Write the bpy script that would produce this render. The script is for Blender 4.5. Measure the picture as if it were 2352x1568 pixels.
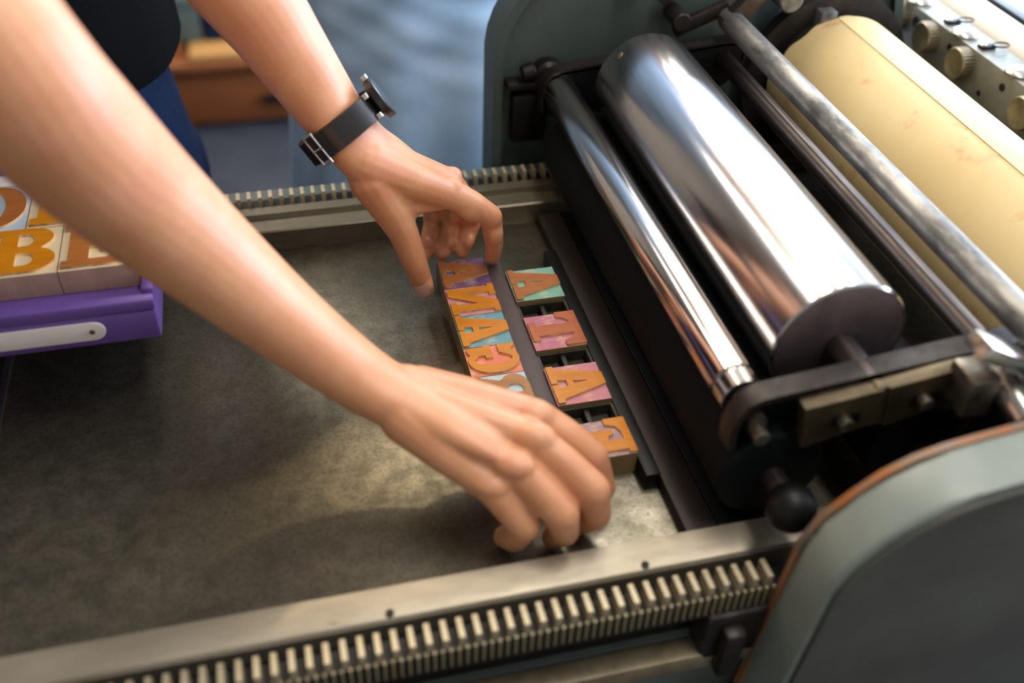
import bpy, bmesh, math, random
from mathutils import Vector, Matrix, Quaternion
for o in list(bpy.data.objects): bpy.data.objects.remove(o)
SC = bpy.context.scene; COL = SC.collection
random.seed(4)
V = Vector; PI = math.pi

# ------------------------------------------------------------------ camera
cam = bpy.data.cameras.new('camera'); cam_o = bpy.data.objects.new('camera', cam); COL.objects.link(cam_o)
dy = V((-756, 2019, -2287)).normalized(); dx = V((11124, 1484, -2287)); dx = (dx - dy * dx.dot(dy)).normalized(); dz = dx.cross(dy)
M3 = Matrix((dx, dy, dz))
cam_o.matrix_world = Matrix.Translation((0, 0, .57)) @ M3.to_4x4()
cam.sensor_width = 36; cam.lens = 2287 / 2352 * 36; cam.clip_start = .02
cam.dof.use_dof = True; cam.dof.focus_distance = .845; cam.dof.aperture_fstop = 2.6; cam.dof.aperture_blades = 0
SC.camera = cam_o
# ------------------------------------------------------------------ world, light, exposure
W = bpy.data.worlds.new('world'); SC.world = W; W.use_nodes = True
W.node_tree.nodes['Background'].inputs[0].default_value = (.62, .78, 1, 1)
W.node_tree.nodes['Background'].inputs[1].default_value = .35
def area(name, loc, target, sx, sy, power, color):
    l = bpy.data.lights.new(name, 'AREA'); l.shape = 'RECTANGLE'; l.size = sx; l.size_y = sy; l.energy = power; l.color = color
    o = bpy.data.objects.new(name, l); COL.objects.link(o); o.location = loc
    o.rotation_euler = (V(target) - V(loc)).to_track_quat('-Z', 'Y').to_euler(); return o
area('window_daylight', (3.03, 1.0, .75), (0, 1.0, .55), 2.6, 1.7, 175, (.74, .79, 1))
area('back_window_daylight', (2.25, 3.33, .70), (2.25, 0, .55), 1.5, 1.5, 105, (.60, .78, 1))
SC.view_settings.view_transform = 'Standard'; SC.view_settings.look = 'None'
SC.view_settings.exposure = 0.0; SC.view_settings.gamma = 1; SC.view_settings.use_curve_mapping = False

# ------------------------------------------------------------------ materials
MATS = {}
def lin(c): return tuple((x / 12.92 if x <= .04045 else ((x + .055) / 1.055) ** 2.4) for x in c)
def S(r, g, b): return lin((r / 255, g / 255, b / 255))
def mat(name, c1, c2=None, rough=.5, metal=0., scale=20., detail=5., lo=.35, hi=.65, bump=0., bscale=None, stretch=(1, 1, 1), r2=None,
        sss=0., coat=0., c3=None, scale3=60., lo3=.62, hi3=.7, spec=.5, coord='Object'):
    if name in MATS: return MATS[name]
    m = bpy.data.materials.new(name); m.use_nodes = True; MATS[name] = m
    nt = m.node_tree; N = nt.nodes; L = nt.links; b = N['Principled BSDF']
    b.inputs['Metallic'].default_value = metal; b.inputs['Roughness'].default_value = rough
    b.inputs['Specular IOR Level'].default_value = spec
    b.inputs['Coat Weight'].default_value = coat; b.inputs['Coat Roughness'].default_value = .15
    b.inputs['Base Color'].default_value = (*c1, 1)
    if sss:
        b.inputs['Subsurface Weight'].default_value = sss; b.inputs['Subsurface Radius'].default_value = (1, .35, .18); b.inputs['Subsurface Scale'].default_value = .006
    tc = N.new('ShaderNodeTexCoord'); mp = N.new('ShaderNodeMapping'); mp.inputs['Scale'].default_value = stretch
    L.new(tc.outputs[coord], mp.inputs['Vector'])
    def noise(sc, d=detail):
        n = N.new('ShaderNodeTexNoise'); n.inputs['Scale'].default_value = sc; n.inputs['Detail'].default_value = d; n.inputs['Roughness'].default_value = .65
        L.new(mp.outputs[0], n.inputs['Vector']); return n
    def rng(n, a, z):
        r = N.new('ShaderNodeMapRange'); r.inputs[1].default_value = a; r.inputs[2].default_value = z; L.new(n.outputs[0], r.inputs[0]); return r
    if c2 is not None:
        n = noise(scale); r = rng(n, lo, hi)
        mx = N.new('ShaderNodeMix'); mx.data_type = 'RGBA'; mx.inputs[6].default_value = (*c1, 1); mx.inputs[7].default_value = (*c2, 1)
        L.new(r.outputs[0], mx.inputs[0]); out = mx.outputs[2]
        if c3 is not None:
            n3 = noise(scale3, 3); r3 = rng(n3, lo3, hi3)
            m3 = N.new('ShaderNodeMix'); m3.data_type = 'RGBA'; L.new(out, m3.inputs[6]); m3.inputs[7].default_value = (*c3, 1); L.new(r3.outputs[0], m3.inputs[0]); out = m3.outputs[2]
        L.new(out, b.inputs['Base Color'])
        if r2 is not None:
            rr = N.new('ShaderNodeMapRange'); rr.inputs[3].default_value = rough; rr.inputs[4].default_value = r2; L.new(r.outputs[0], rr.inputs[0]); L.new(rr.outputs[0], b.inputs['Roughness'])
    if bump:
        n = noise(bscale or scale * 2); bp = N.new('ShaderNodeBump'); bp.inputs['Strength'].default_value = bump; bp.inputs['Distance'].default_value = .002
        L.new(n.outputs[0], bp.inputs['Height']); L.new(bp.outputs[0], b.inputs['Normal'])
    return m
m_bed = mat('bed_steel', S(132, 127, 112), S(88, 85, 72), .27, .8, 55, 9, .3, .7, .10, 260, (1, 1, 1), .4, c3=S(70, 67, 56), scale3=330, lo3=.48, hi3=.85)
m_rail = mat('rail_steel', S(176, 168, 150), S(142, 134, 116), .38, .7, 40, 7, .3, .7, .06, 300, (.25, 1, 1), .5, c3=S(84, 78, 64), scale3=120, lo3=.66, hi3=.8)
m_rack = mat('rack_tooth_steel', S(198, 188, 160), S(150, 136, 104), .42, .45, 90, 5, .4, .75)
m_rackdark = mat('rack_oily_steel', S(74, 66, 50), S(40, 36, 28), .5, .5, 60)
m_paint = mat('press_paint', S(96, 106, 100), S(80, 90, 86), .42, 0, 18, 6, .3, .7, .05, 90, c3=S(58, 60, 54), scale3=70, lo3=.7, hi3=.8)
m_tan = mat('ledge_worn_metal', S(150, 140, 112), S(112, 104, 84), .45, .4, 40)
m_black = mat('black_iron', S(21, 22, 22), S(14, 14, 15), .45, .2, 60, spec=.35)
m_dark = mat('dark_steel', S(64, 60, 57), S(44, 41, 40), .4, .7, 50, r2=.55)
m_chrome = mat('polished_roller_steel', (.64, .63, .64), (.54, .53, .54), .15, 1, 30, 4, .35, .65, .03, 400, (1, .12, 1), .22)
m_chrome2 = mat('bright_rider_steel', (.66, .64, .62), (.58, .56, .54), .13, 1, 30, 4, .35, .65, .015, 400, (1, .1, 1), .2)
m_drumend = mat('drum_end_steel', S(128, 112, 112), S(98, 88, 90), .42, .7, 25, r2=.5)
m_rubber = mat('form_roller_rubber', S(14, 19, 21), S(11, 15, 17), .6, 0, 40, spec=.1)
m_rod = mat('oily_rod_steel', S(112, 104, 98), S(66, 60, 60), .3, .9, 40, 7, .35, .65, .05, 200, (1, .15, 1), .45)
m_rod2 = mat('worn_grey_rod', S(146, 146, 142), S(84, 86, 86), .42, .6, 45, 9, .42, .62, .1, 200, (1, .35, 1), .55)
m_manila = mat('manila_packing_paper', S(206, 186, 136), S(196, 172, 118), .62, 0, 6, 4, .3, .7, .02, 200, c3=S(178, 120, 66), scale3=26, lo3=.60, hi3=.80)
m_bracket = mat('brass_grey_bracket', S(104, 92, 68), S(76, 67, 50), .42, .7, 50)
m_bar = mat('cast_bar_grey', S(128, 130, 124), S(104, 106, 100), .45, .55, 30, 6, .3, .7, .05, 150, c3=S(60, 60, 54), scale3=80, lo3=.68, hi3=.8)
m_knob = mat('knurled_nickel', S(156, 148, 126), S(122, 114, 92), .38, .8, 60)
m_nickel = mat('dull_nickel', S(206, 204, 198), S(188, 186, 180), .25, .95, 30)
m_screw = mat('screw_steel', S(140, 132, 118), S(90, 84, 74), .35, .8, 80)
m_wroller = mat('white_roller', S(244, 238, 226), S(236, 228, 212), .4, 0, 10)
m_glass = mat('blue_table_sheet', S(170, 196, 210), S(150, 180, 198), .12, 0, 8, spec=.8)
m_reglet = mat('ink_stained_wood', S(88, 77, 76), S(66, 56, 59), .6, 0, 40, 6, .3, .7, .05, 200, (1, .15, 1))
m_plate = mat('gauge_plate_steel', S(64, 54, 52), S(42, 37, 36), .5, .5, 30, 6, .3, .7, 0, None, (1, .3, 1), .5, c3=S(150, 140, 120), scale3=200, lo3=.76, hi3=.8)
m_plate2 = mat('blue_black_plate', S(22, 24, 28), S(16, 17, 20), .45, .5, 30)
m_furn = mat('lead_furniture', S(72, 70, 60), S(48, 47, 41), .5, .5, 60)
m_letter = mat('type_face_wood', S(208, 136, 22), S(188, 112, 16), .38, 0, 30, 8, .3, .7, .08, 260, (1, 6, 1), spec=.4)
m_letter2 = mat('type_face_brown', S(178, 110, 52), S(152, 90, 44), .42, 0, 30, 8, .3, .7, .08, 260, (1, 6, 1), spec=.4)
m_letter3 = mat('type_face_worn', S(176, 126, 66), S(146, 100, 56), .45, 0, 30, 8, .3, .7, .08, 260, (1, 6, 1), spec=.4)
m_letter4 = mat('type_face_red_brown', S(186, 106, 62), S(160, 84, 48), .42, 0, 30, 8, .3, .7, .08, 260, (1, 6, 1), spec=.4)
m_cut = mat('type_cut_wood', S(226, 190, 136), S(150, 96, 86), .6, 0, 70, 5, .45, .7)
m_side = mat('type_side_maple', S(150, 128, 84), S(122, 104, 66), .6, 0, 50, 7, .3, .7, .08, 200, (1, 1, .25))
m_side2 = mat('type_side_grey_maple', S(184, 152, 134), S(160, 128, 112), .6, 0, 50, 7, .3, .7, .08, 200, (1, 1, .25))
def stain(n, c): return mat('stain_' + n, c, S(226, 200, 160), .55, 0, 70, 5, .5, .85, .12, 200, (1, 2.2, 1))
st_teal = stain('teal', S(120, 176, 160)); st_blue = stain('blue', S(96, 150, 166)); st_pink = stain('pink', S(196, 128, 140)); st_purple = stain('purple', S(112, 76, 122))
st_red = stain('red', S(214, 120, 92)); st_mauve = stain('mauve', S(160, 128, 138)); st_ice = stain('ice', S(172, 190, 206)); st_rose = stain('rose', S(186, 112, 134)); st_cream = stain('cream', S(214, 196, 158))
m_tray = mat('purple_plastic', S(100, 72, 142), S(92, 66, 132), .4, 0, 12)
m_trayin = mat('white_label_strip', S(228, 222, 214), S(218, 212, 204), .5, 0, 30)
m_skin = mat('skin', S(214, 158, 118), S(204, 142, 102), .42, 0, 26, 5, .35, .65, .12, 420, sss=.25, c3=S(214, 146, 120), scale3=22, lo3=.52, hi3=.85, spec=.6)
m_nail = mat('fingernail', S(238, 204, 190), S(234, 196, 180), .3, 0, 60, spec=.6)
m_shirt = mat('black_cotton', S(12, 14, 14), S(9, 11, 11), .95, 0, 200, spec=.08, bump=.15, bscale=600)
m_jeans = mat('dark_denim', S(18, 38, 68), S(12, 28, 52), .85, 0, 160, 6, spec=.15, bump=.2, bscale=500)
m_denim = mat('pale_denim', S(182, 208, 232), S(144, 184, 220), .8, 0, 7, 8, .3, .7, .2, 300)
m_hair = mat('brown_hair', S(60, 42, 30), S(44, 30, 22), .6, 0, 60)
m_strap = mat('black_watch_strap', S(28, 28, 28), S(22, 22, 22), .32, 0, 80, spec=.6)
m_wood = mat('cabinet_wood', S(128, 74, 36), S(98, 54, 26), .45, 0, 10, 7, .3, .7, 0, None, (1, 8, 8))
m_woodpale = mat('pale_board', S(178, 136, 80), S(154, 114, 64), .55, 0, 12, 6, stretch=(1, 8, 8))
m_floor = mat('slate_floor', S(40, 48, 60), S(28, 34, 44), .55, 0, 6, 8)
m_wall = mat('warm_plaster', S(196, 186, 170), S(186, 176, 160), .85, 0, 3)
m_ceil = mat('ceiling_white', S(206, 200, 190), S(198, 192, 182), .9, 0, 3)
m_frame = mat('window_frame_paint', S(232, 230, 224), S(224, 222, 216), .5, 0, 20)

# ------------------------------------------------------------------ helpers
def link(name, me, m=None, parent=None, smooth=None):
    o = bpy.data.objects.new(name, me); COL.objects.link(o)
    if m is not None and not me.materials: me.materials.append(m)
    if parent is not None: o.parent = parent
    if smooth is not None and len(me.polygons):
        me.polygons.foreach_set('use_smooth', [True] * len(me.polygons))
        if smooth < 170: me.set_sharp_from_angle(angle=math.radians(smooth))
    return o
def fin(bm, name, m, parent=None, smooth=None):
    me = bpy.data.meshes.new(name); bmesh.ops.recalc_face_normals(bm, faces=bm.faces); bm.to_mesh(me); bm.free(); return link(name, me, m, parent, smooth)
def thing(name, label, cat, loc=(0, 0, 0), group=None):
    o = bpy.data.objects.new(name, None); o.empty_display_size = .02; COL.objects.link(o); o.location = loc; return tag(o, label, cat, group)
def tag(o, label, cat, group=None):
    o['label'] = label; o['category'] = cat
    if group: o['group'] = group
    return o
def struct(o, label=None):
    o['kind'] = 'structure'
    if label: o['label'] = label
    return o
def bbox(bm, x0, x1, y0, y1, z0, z1, bev=0, mtx=None):
    r = bmesh.ops.create_cube(bm, size=1)['verts']
    for v in r: v.co = V(((x0 + x1) / 2 + v.co.x * (x1 - x0), (y0 + y1) / 2 + v.co.y * (y1 - y0), (z0 + z1) / 2 + v.co.z * (z1 - z0)))
    if bev:
        es = list({e for v in r for e in v.link_edges})
        r = bmesh.ops.bevel(bm, geom=es, offset=bev, segments=2, affect='EDGES', profile=.5)['verts']
    if mtx is not None:
        for v in set(r): v.co = mtx @ v.co
    return r
def box(name, x0, x1, y0, y1, z0, z1, m, parent=None, bev=0, mtx=None):
    bm = bmesh.new(); bbox(bm, x0, x1, y0, y1, z0, z1, bev, mtx); return fin(bm, name, m, parent, 30 if bev else None)
def prism_y(name, pts, y0, y1, m, parent=None, bev=0, smooth=30):      # XZ outline extruded along Y
    bm = bmesh.new(); a = [bm.verts.new((x, y0, z)) for x, z in pts]; b = [bm.verts.new((x, y1, z)) for x, z in pts]
    fa = bm.faces.new(a); fb = bm.faces.new(b[::-1]); n = len(pts)
    for i in range(n): bm.faces.new((a[i], b[i], b[(i + 1) % n], a[(i + 1) % n]))
    if bev:
        es = list(fa.edges) + list(fb.edges); bmesh.ops.bevel(bm, geom=es, offset=bev, segments=3, affect='EDGES', profile=.5)
    return fin(bm, name, m, parent, smooth)
def ring_loft(bm, rings, cap=True):
    vs = [[bm.verts.new(p) for p in r] for r in rings]; n = len(vs[0])
    for a, b in zip(vs, vs[1:]):
        for i in range(n): bm.faces.new((a[i], a[(i + 1) % n], b[(i + 1) % n], b[i]))
    if cap: bm.faces.new(vs[0][::-1]); bm.faces.new(vs[-1])
def lathe(name, p0, p1, prof, m, parent=None, seg=48, smooth=35):      # prof: (t along axis in metres, radius)
    p0 = V(p0); d = (V(p1) - p0).normalized(); u = d.orthogonal().normalized(); w = d.cross(u)
    bm = bmesh.new(); ring_loft(bm, [[p0 + d * t + (u * math.cos(a) + w * math.sin(a)) * r for a in [2 * PI * i / seg for i in range(seg)]] for t, r in prof])
    return fin(bm, name, m, parent, smooth)
def cyl(name, p0, p1, r, m, parent=None, seg=32, bev=0):
    L = (V(p1) - V(p0)).length
    prof = [(0, r - bev), (bev, r), (L - bev, r), (L, r - bev)] if bev else [(0, r), (L, r)]
    return lathe(name, p0, p1, prof, m, parent, seg)
def tube(name, pts, r, m, parent=None, seg=10, closed=False, res=6):
    cu = bpy.data.curves.new(name, 'CURVE'); cu.dimensions = '3D'; sp = cu.splines.new('POLY'); sp.points.add(len(pts) - 1)
    for p, q in zip(sp.points, pts): p.co = (*q, 1)
    sp.use_cyclic_u = closed; cu.bevel_depth = r; cu.bevel_resolution = 3; cu.use_fill_caps = True
    o = bpy.data.objects.new(name, cu); COL.objects.link(o); me = to_mesh(o); bpy.data.objects.remove(o); return link(name, me, m, parent, 60)
def to_mesh(o):
    dg = bpy.context.evaluated_depsgraph_get(); dg.update(); e = o.evaluated_get(dg); return bpy.data.meshes.new_from_object(e)
def strap_y(name, path, th, y0, y1, m, parent=None):                   # flat strap following an XZ path
    n = len(path); P = [V((x, 0, z)) for x, z in path]; out = []; inn = []
    for i in range(n):
        t = (P[min(i + 1, n - 1)] - P[max(i - 1, 0)]).normalized(); nn = V((-t.z, 0, t.x)); out.append((P[i].x + nn.x * th / 2, P[i].z + nn.z * th / 2)); inn.append((P[i].x - nn.x * th / 2, P[i].z - nn.z * th / 2))
    bm = bmesh.new(); rings = []
    for a, b in zip(out, inn): rings.append([(a[0], y0, a[1]), (a[0], y1, a[1]), (b[0], y1, b[1]), (b[0], y0, b[1])])
    ring_loft(bm, rings); return fin(bm, name, m, parent, 40)
def arc(cx, cy, rx, ry, a0, a1, n=14): return [(cx + rx * math.cos(math.radians(a0 + (a1 - a0) * i / n)), cy + ry * math.sin(math.radians(a0 + (a1 - a0) * i / n))) for i in range(n + 1)]
def copy_tree(o, parent=None):
    c = o.copy(); COL.objects.link(c); c.parent = parent
    for ch in list(o.children): copy_tree(ch, c)
    return c

# ------------------------------------------------------------------ the room
struct(box('floor', -3, 3.2, -1.8, 3.4, -.93, -.88, m_floor))
struct(box('ceiling', -3, 3.2, -1.8, 3.4, 1.75, 1.8, m_ceil))
bm = bmesh.new(); bbox(bm, -3, 1.45, 3.4, 3.5, -.88, 1.75); bbox(bm, 3.05, 3.2, 3.4, 3.5, -.88, 1.75); bbox(bm, 1.45, 3.05, 3.4, 3.5, -.88, -.1); bbox(bm, 1.45, 3.05, 3.4, 3.5, 1.5, 1.75)
struct(fin(bm, 'wall_back', m_wall))
struct(box('wall_left', -3.1, -3, -1.8, 3.4, -.88, 1.75, m_wall))
struct(box('wall_front', -3, 3.2, -1.9, -1.8, -.88, 1.75, m_wall))
bm = bmesh.new(); bbox(bm, 3.1, 3.2, -1.8, 3.4, -.88, -.1); bbox(bm, 3.1, 3.2, -1.8, 3.4, 1.6, 1.75); bbox(bm, 3.1, 3.2, -1.8, -.3, -.1, 1.6); bbox(bm, 3.1, 3.2, 2.3, 3.4, -.1, 1.6)
struct(fin(bm, 'wall_right', m_wall))
wn = bpy.data.objects.new('window_1', None); COL.objects.link(wn); wn.location = (3.12, 1, -.1); struct(wn, 'tall workshop window with white frame in the right wall')
def wch(o): o.matrix_parent_inverse = Matrix.Translation(-wn.location); return o
for z0, z1 in ((-.1, -.04), (1.54, 1.6)): wch(box('window_frame', 3.08, 3.18, -.3, 2.3, z0, z1, m_frame, wn))
for y0 in (-.3, .55, 1.4, 2.24): wch(box('window_frame', 3.08, 3.18, y0, y0 + .06, -.04, 1.54, m_frame, wn))
for i in range(3):
    wch(box('pane', 3.14, 3.146, -.24 + i * .85, .55 + i * .85, -.04, 1.54, m_glass, wn))
w2 = bpy.data.objects.new('window_2', None); COL.objects.link(w2); w2.location = (2.25, 3.42, -.1); struct(w2, 'wide workshop window with white frame in the far wall')
def wc2(o): o.matrix_parent_inverse = Matrix.Translation(-w2.location); return o
for z0, z1 in ((-.1, -.04), (1.44, 1.5)): wc2(box('window_frame', 1.45, 3.05, 3.38, 3.48, z0, z1, m_frame, w2))
for x0 in (1.45, 2.22, 2.99): wc2(box('window_frame', x0, x0 + .06, 3.38, 3.48, -.04, 1.44, m_frame, w2))
for x0 in (1.51, 2.28): wc2(box('pane', x0, x0 + .71, 3.44, 3.446, -.04, 1.44, m_glass, w2))
def ceiling_lamp(x, y, z, lx, ly, power, color, label):
    t = thing('ceiling_lamp', label, 'lamp', (x, y, z), 'ceiling lamps over the workshop')
    b = box('housing', -lx / 2 - .02, lx / 2 + .02, -ly / 2 - .02, ly / 2 + .02, .01, .06, m_frame, t, .006)
    for sy in (-1, 1): cyl('hanger', (0, sy * ly * .3, .06), (0, sy * ly * .3, 1.75 - z), .005, m_frame, t, 8)
    a = area('lamp_light', (0, 0, 0), (0, 0, -1), lx, ly, power, color); a.parent = t
    a.rotation_euler = (0, 0, 0)
ceiling_lamp(1.30, 2.5, 1.5, .18, 1.7, 26, (1, .95, .90), 'long tube lamp hanging over the right end of the press')
ceiling_lamp(.22, 2.25, 1.55, .34, 1.3, 26, (1, .88, .72), 'wide warm lamp hanging behind the person in pale denim')
ceiling_lamp(.78, 2.5, 1.55, .12, 1.7, 15, (1, .84, .66), 'narrow warm tube lamp between the two brightest lamps')
ceiling_lamp(-.45, 2.5, 1.55, .16, 1.7, 14, (1, .92, .84), 'long tube lamp hanging near the far left corner')
ceiling_lamp(.50, .40, 1.6, .20, 1.2, 15, (1, .91, .82), 'added fill tube lamp hanging unseen over the near rail')  # fill lamp added to brighten the type, hands and pale denim
def pendant(x, y, z, power, label):
    t = thing('pendant_bulb', label, 'lamp', (x, y, z))
    lathe('socket', (0, 0, .03), (0, 0, .09), [(0, .014), (.05, .016), (.06, .006)], m_black, t, 20); cyl('cord', (0, 0, .09), (0, 0, 1.75 - z), .003, m_black, t, 8)
    l = bpy.data.lights.new('bulb_light', 'POINT'); l.energy = power; l.color = (1, .78, .5); l.shadow_soft_size = .03; o = bpy.data.objects.new('bulb_light', l); COL.objects.link(o); o.parent = t
pendant(-.06, 1.44, 1.5, 9, 'bare warm bulb hanging from the ceiling above the far rail')

# ------------------------------------------------------------------ press bed and frame
press = thing('proof_press', 'grey-green flatbed proof press with worn steel bed, rails and toothed racks', 'printing press', (.2, .6, -.88))
PO = V(press.location)
def pp(o, root=press):
    if o.parent is root: o.matrix_parent_inverse = Matrix.Translation(-V(root.location))
    return o
pp(box('bed', -.238, 1.15, .391, .8085, -.05, 0, m_bed, press, .0012))
pp(prism_y('end_strip', [(-.243, -.02), (-.238, -.02), (-.238, .001), (-.243, .001)], .391, .8085, m_nickel, press))
bm = bmesh.new()
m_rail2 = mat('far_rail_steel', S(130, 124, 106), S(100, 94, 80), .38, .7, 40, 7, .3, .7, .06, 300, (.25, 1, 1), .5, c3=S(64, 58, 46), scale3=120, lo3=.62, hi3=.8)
def rail(name, prof, x0, x1, m=None):
    bm = bmesh.new(); ring_loft(bm, [[(x, y, z) for y, z in prof] for x in (x0, x1)]); return pp(fin(bm, name, m or m_rail, press, 20))
rail('rail', [(.391, -.05), (.391, .019), (.389, .022), (.372, .022), (.366, .0205), (.364, .018), (.364, -.05)], -.7, 1.15)
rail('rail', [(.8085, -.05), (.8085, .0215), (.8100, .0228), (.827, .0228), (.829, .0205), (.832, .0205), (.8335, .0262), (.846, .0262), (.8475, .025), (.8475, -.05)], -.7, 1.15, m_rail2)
# bolts on the near rail
for x in (.0305, .203, -.35, .33): pp(cyl('rail_screw', (x, .369, .0205), (x, .369, .0222), .0028, m_black, press, 16))
# racks with teeth
def rack(y0, y1, z_root, z_top, pitch, width, x0, n, m, base_z):
    r = pp(box('rack', x0 - .01, x0 + n * pitch + .01, y0, y1, base_z, z_root, m_black, press))  # black base puts the shade between the teeth into the colour
    bm = bmesh.new(); w = width; h = z_top - z_root + .002
    a = [(-w * .62, 0), (w * .62, 0), (w / 2, h), (-w / 2, h)]
    lo = [bm.verts.new((x, y0 + .0005, z)) for x, z in a]; hi = [bm.verts.new((x, y1 - .0005, z)) for x, z in a]
    bm.faces.new(lo); bm.faces.new(hi[::-1])
    for i in range(4): bm.faces.new((lo[i], hi[i], hi[(i + 1) % 4], lo[(i + 1) % 4]))
    bmesh.ops.recalc_face_normals(bm, faces=bm.faces); me = bpy.data.meshes.new('tooth'); bm.to_mesh(me); bm.free(); me.materials.append(m)
    for i in range(n):
        t = bpy.data.objects.new('tooth', me); COL.objects.link(t); t.parent = r
        t.location = (x0 + (i + .5) * pitch, 0, z_root - .002)
    return r
rack(.3360, .3515, .018, .030, .01035, .0035, -.172, 44, m_rack, .0028)
rack(.3325, .3358, .0045, .0225, .005175, .0020, -.172, 88, m_tan, .0028)
rack(.852, .866, .022, .033, .01025, .0034, -.12, 46, m_rack, -.03)
# painted casting below the near rack, worn ledge, body
pp(box('casting', -.75, 1.2, .3457, .392, -.12, -.0385, m_paint, press, .002)); pp(box('trough', -.75, 1.2, .3516, .3639, -.0380, .002, m_black, press))  # trough is black so the gap's shade is in its colour
pp(box('casting', -.75, 1.2, .843, .885, -.12, .0215, m_paint, press, .002))
pp(box('ledge', -.75, 1.2, .329, .3455, -.056, -.0385, m_tan, press, .0015))
pp(box('body', -.72, 1.2, .352, .87, -.5, -.05, m_paint, press, .01))
pp(box('lower_panel', -.75, 1.2, .34, .352, -.45, -.12, m_black, press, .004))
for x in (-.6, 1.05):
    for y in (.42, .8): pp(box('leg', x - .06, x + .06, y - .06, y + .06, -.88, -.5, m_paint, press, .01))
# plates locked to the bed
pl = tag(box('gauge_plate', .245, .2685, .394, .806, .0002, .012, m_plate, None, .0008), 'dark steel gauge plate with bright edge lying along the bed beside the black furniture bar', 'plate')
pl2 = tag(box('gauge_plate', .2705, .330, .394, .806, .0002, .0095, m_plate2, None, .0008), 'blue-black steel plate on the bed under the form rollers', 'plate')

# ------------------------------------------------------------------ side cheeks of the carriage
ck = [(.262, -.30), (.2735, -.09), (.280, -.01), (.283, .034), (.2856, .074), (.294, .096), (.3106, .1138), (.326, .1275), (.344, .137), (.3626, .1425), (.3826, .1458), (.414, .150), (.46, .153), (.52, .153), (.60, .147), (.68, .12), (.73, .07), (.75, 0), (.75, -.30)]
ch = thing('side_cheek', 'rounded grey-green side casting with rust-worn edge in the near right corner', 'machine casting', (.5, .31, -.30))
m_cheek = mat('cheek_paint', S(136, 146, 138), S(118, 130, 126), .38, 0, 14, 6, .3, .7, .05, 60)
m_rust = mat('rust_worn_edge', S(150, 92, 44), S(110, 104, 92), .5, .1, 45, 6, .4, .62)
pp(prism_y('casting', ck, .292, .327, m_cheek, ch, .004), ch)
m_face_shade = mat('cheek_face_shade', S(84, 88, 82), S(70, 72, 66), .5, 0, 10, 6)  # darker colour stands in for shade on the face turned from the light
pp(prism_y('face_shade_panel', [(x + (.004 if x < .5 else -.004), z - .004) for x, z in ck], .2885, .2925, m_face_shade, ch, .001), ch)  # thin added panel that carries the face's shade colour
pp(strap_y('worn_edge', ck[1:-1], .0030, .3265, .3315, m_rust, ch), ch)
pp(prism_y('inner_panel', [(x * .94 + .028, z * .90 - .006) for x, z in ck], .3265, .330, m_black, ch), ch)
pp(box('bracket', .236, .285, .329, .350, -.045, .004, m_dark, ch, .003), ch)
pp(box('lug', .246, .262, .318, .331, -.055, -.005, m_dark, ch, .004), ch)
fc = [(.224, -.30), (.224, .135), (.2265, .152), (.232, .168), (.2395, .182), (.250, .196), (.266, .212), (.29, .228), (.33, .242), (.40, .250), (.55, .25), (.60, .24), (.65, .2), (.67, .12), (.67, -.30)]
c2 = thing('side_cheek', 'tall dark green-grey side casting standing behind the far roller ends', 'machine casting', (.45, .92, -.30))
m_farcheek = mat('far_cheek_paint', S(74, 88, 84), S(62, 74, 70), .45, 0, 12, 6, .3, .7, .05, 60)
pp(prism_y('casting', fc, .905, .935, m_farcheek, c2, .003), c2)
pp(strap_y('rim', fc[:-1], .010, .897, .9395, m_farcheek, c2), c2)
pp(box('bearing_block', .238, .275, .889, .905, .045, .098, m_black, c2, .003), c2)
pp(box('bearing_block', .232, .268, .887, .905, .105, .113, m_dark, c2, .002), c2)

# ------------------------------------------------------------------ inking carriage
ink = thing('inking_carriage', 'inking carriage with polished steel drum, thin rider roller and black rubber rollers', 'ink rollers', (.36, .62, .02))
def pi_(o): return pp(o, ink)
yn, yf = .412, .872
DX, DZ, DR = .3548, .1303, .050
drum = pi_(lathe('drum', (DX, .441, DZ), (DX, .836, DZ), [(0, DR - .0015), (.0015, DR), (.3935, DR), (.395, DR - .0015)], m_chrome, ink, 96))
d = lathe('drum_end', (DX, .4402, DZ), (DX, .445, DZ), [(0, DR - .004), (.0012, DR - .0018), (.0045, DR - .002)], m_drumend, drum, 64); pp(d, ink)
d = lathe('drum_screw', (DX - .0335, .822, DZ + .0355), (DX - .0355, .822, DZ + .0376), [(0, .0045), (.0012, .0045), (.0018, .0036)], m_screw, drum, 20); pp(d, ink)
pi_(cyl('drum_shaft', (DX, .398, DZ), (DX, .892, DZ), .0105, m_rod, ink))
RX, RZ, RR = .2784, .1131, .0163
pi_(lathe('rider_roller', (RX, .420, RZ), (RX, .868, RZ), [(0, RR - .003), (.001, RR - .0012), (.014, RR - .0005), (.0145, RR - .0022), (.0165, RR - .0022), (.017, RR), (.440, RR), (.444, RR - .001), (.448, RR - .004)], m_chrome2, ink, 64))
pi_(cyl('rider_shaft', (RX, .396, RZ), (RX, .893, RZ), .0065, m_screw, ink))
FZ, FR = .0623, .039
for fx in (.2979, .4117):
    f = pi_(lathe('form_roller', (fx, .393, FZ), (fx, .845, FZ), [(0, FR - .004), (.001, FR - .0015), (.003, FR), (.449, FR), (.451, FR - .0015), (.452, FR - .004)], m_rubber, ink, 64))
    pi_(cyl('roller_shaft', (fx, .372, FZ), (fx, .895, FZ), .0085, m_rod, ink))
    if fx < .35:
        pi_(lathe('ball_knob', (fx, .347, FZ), (fx, .381, FZ), [(.017 - .017 * math.cos(a), max(.0172 * math.sin(a), .001)) for a in [PI * k / 14 for k in range(15)]], m_black, ink, 28))
RD = (.4525, .1305)
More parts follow.
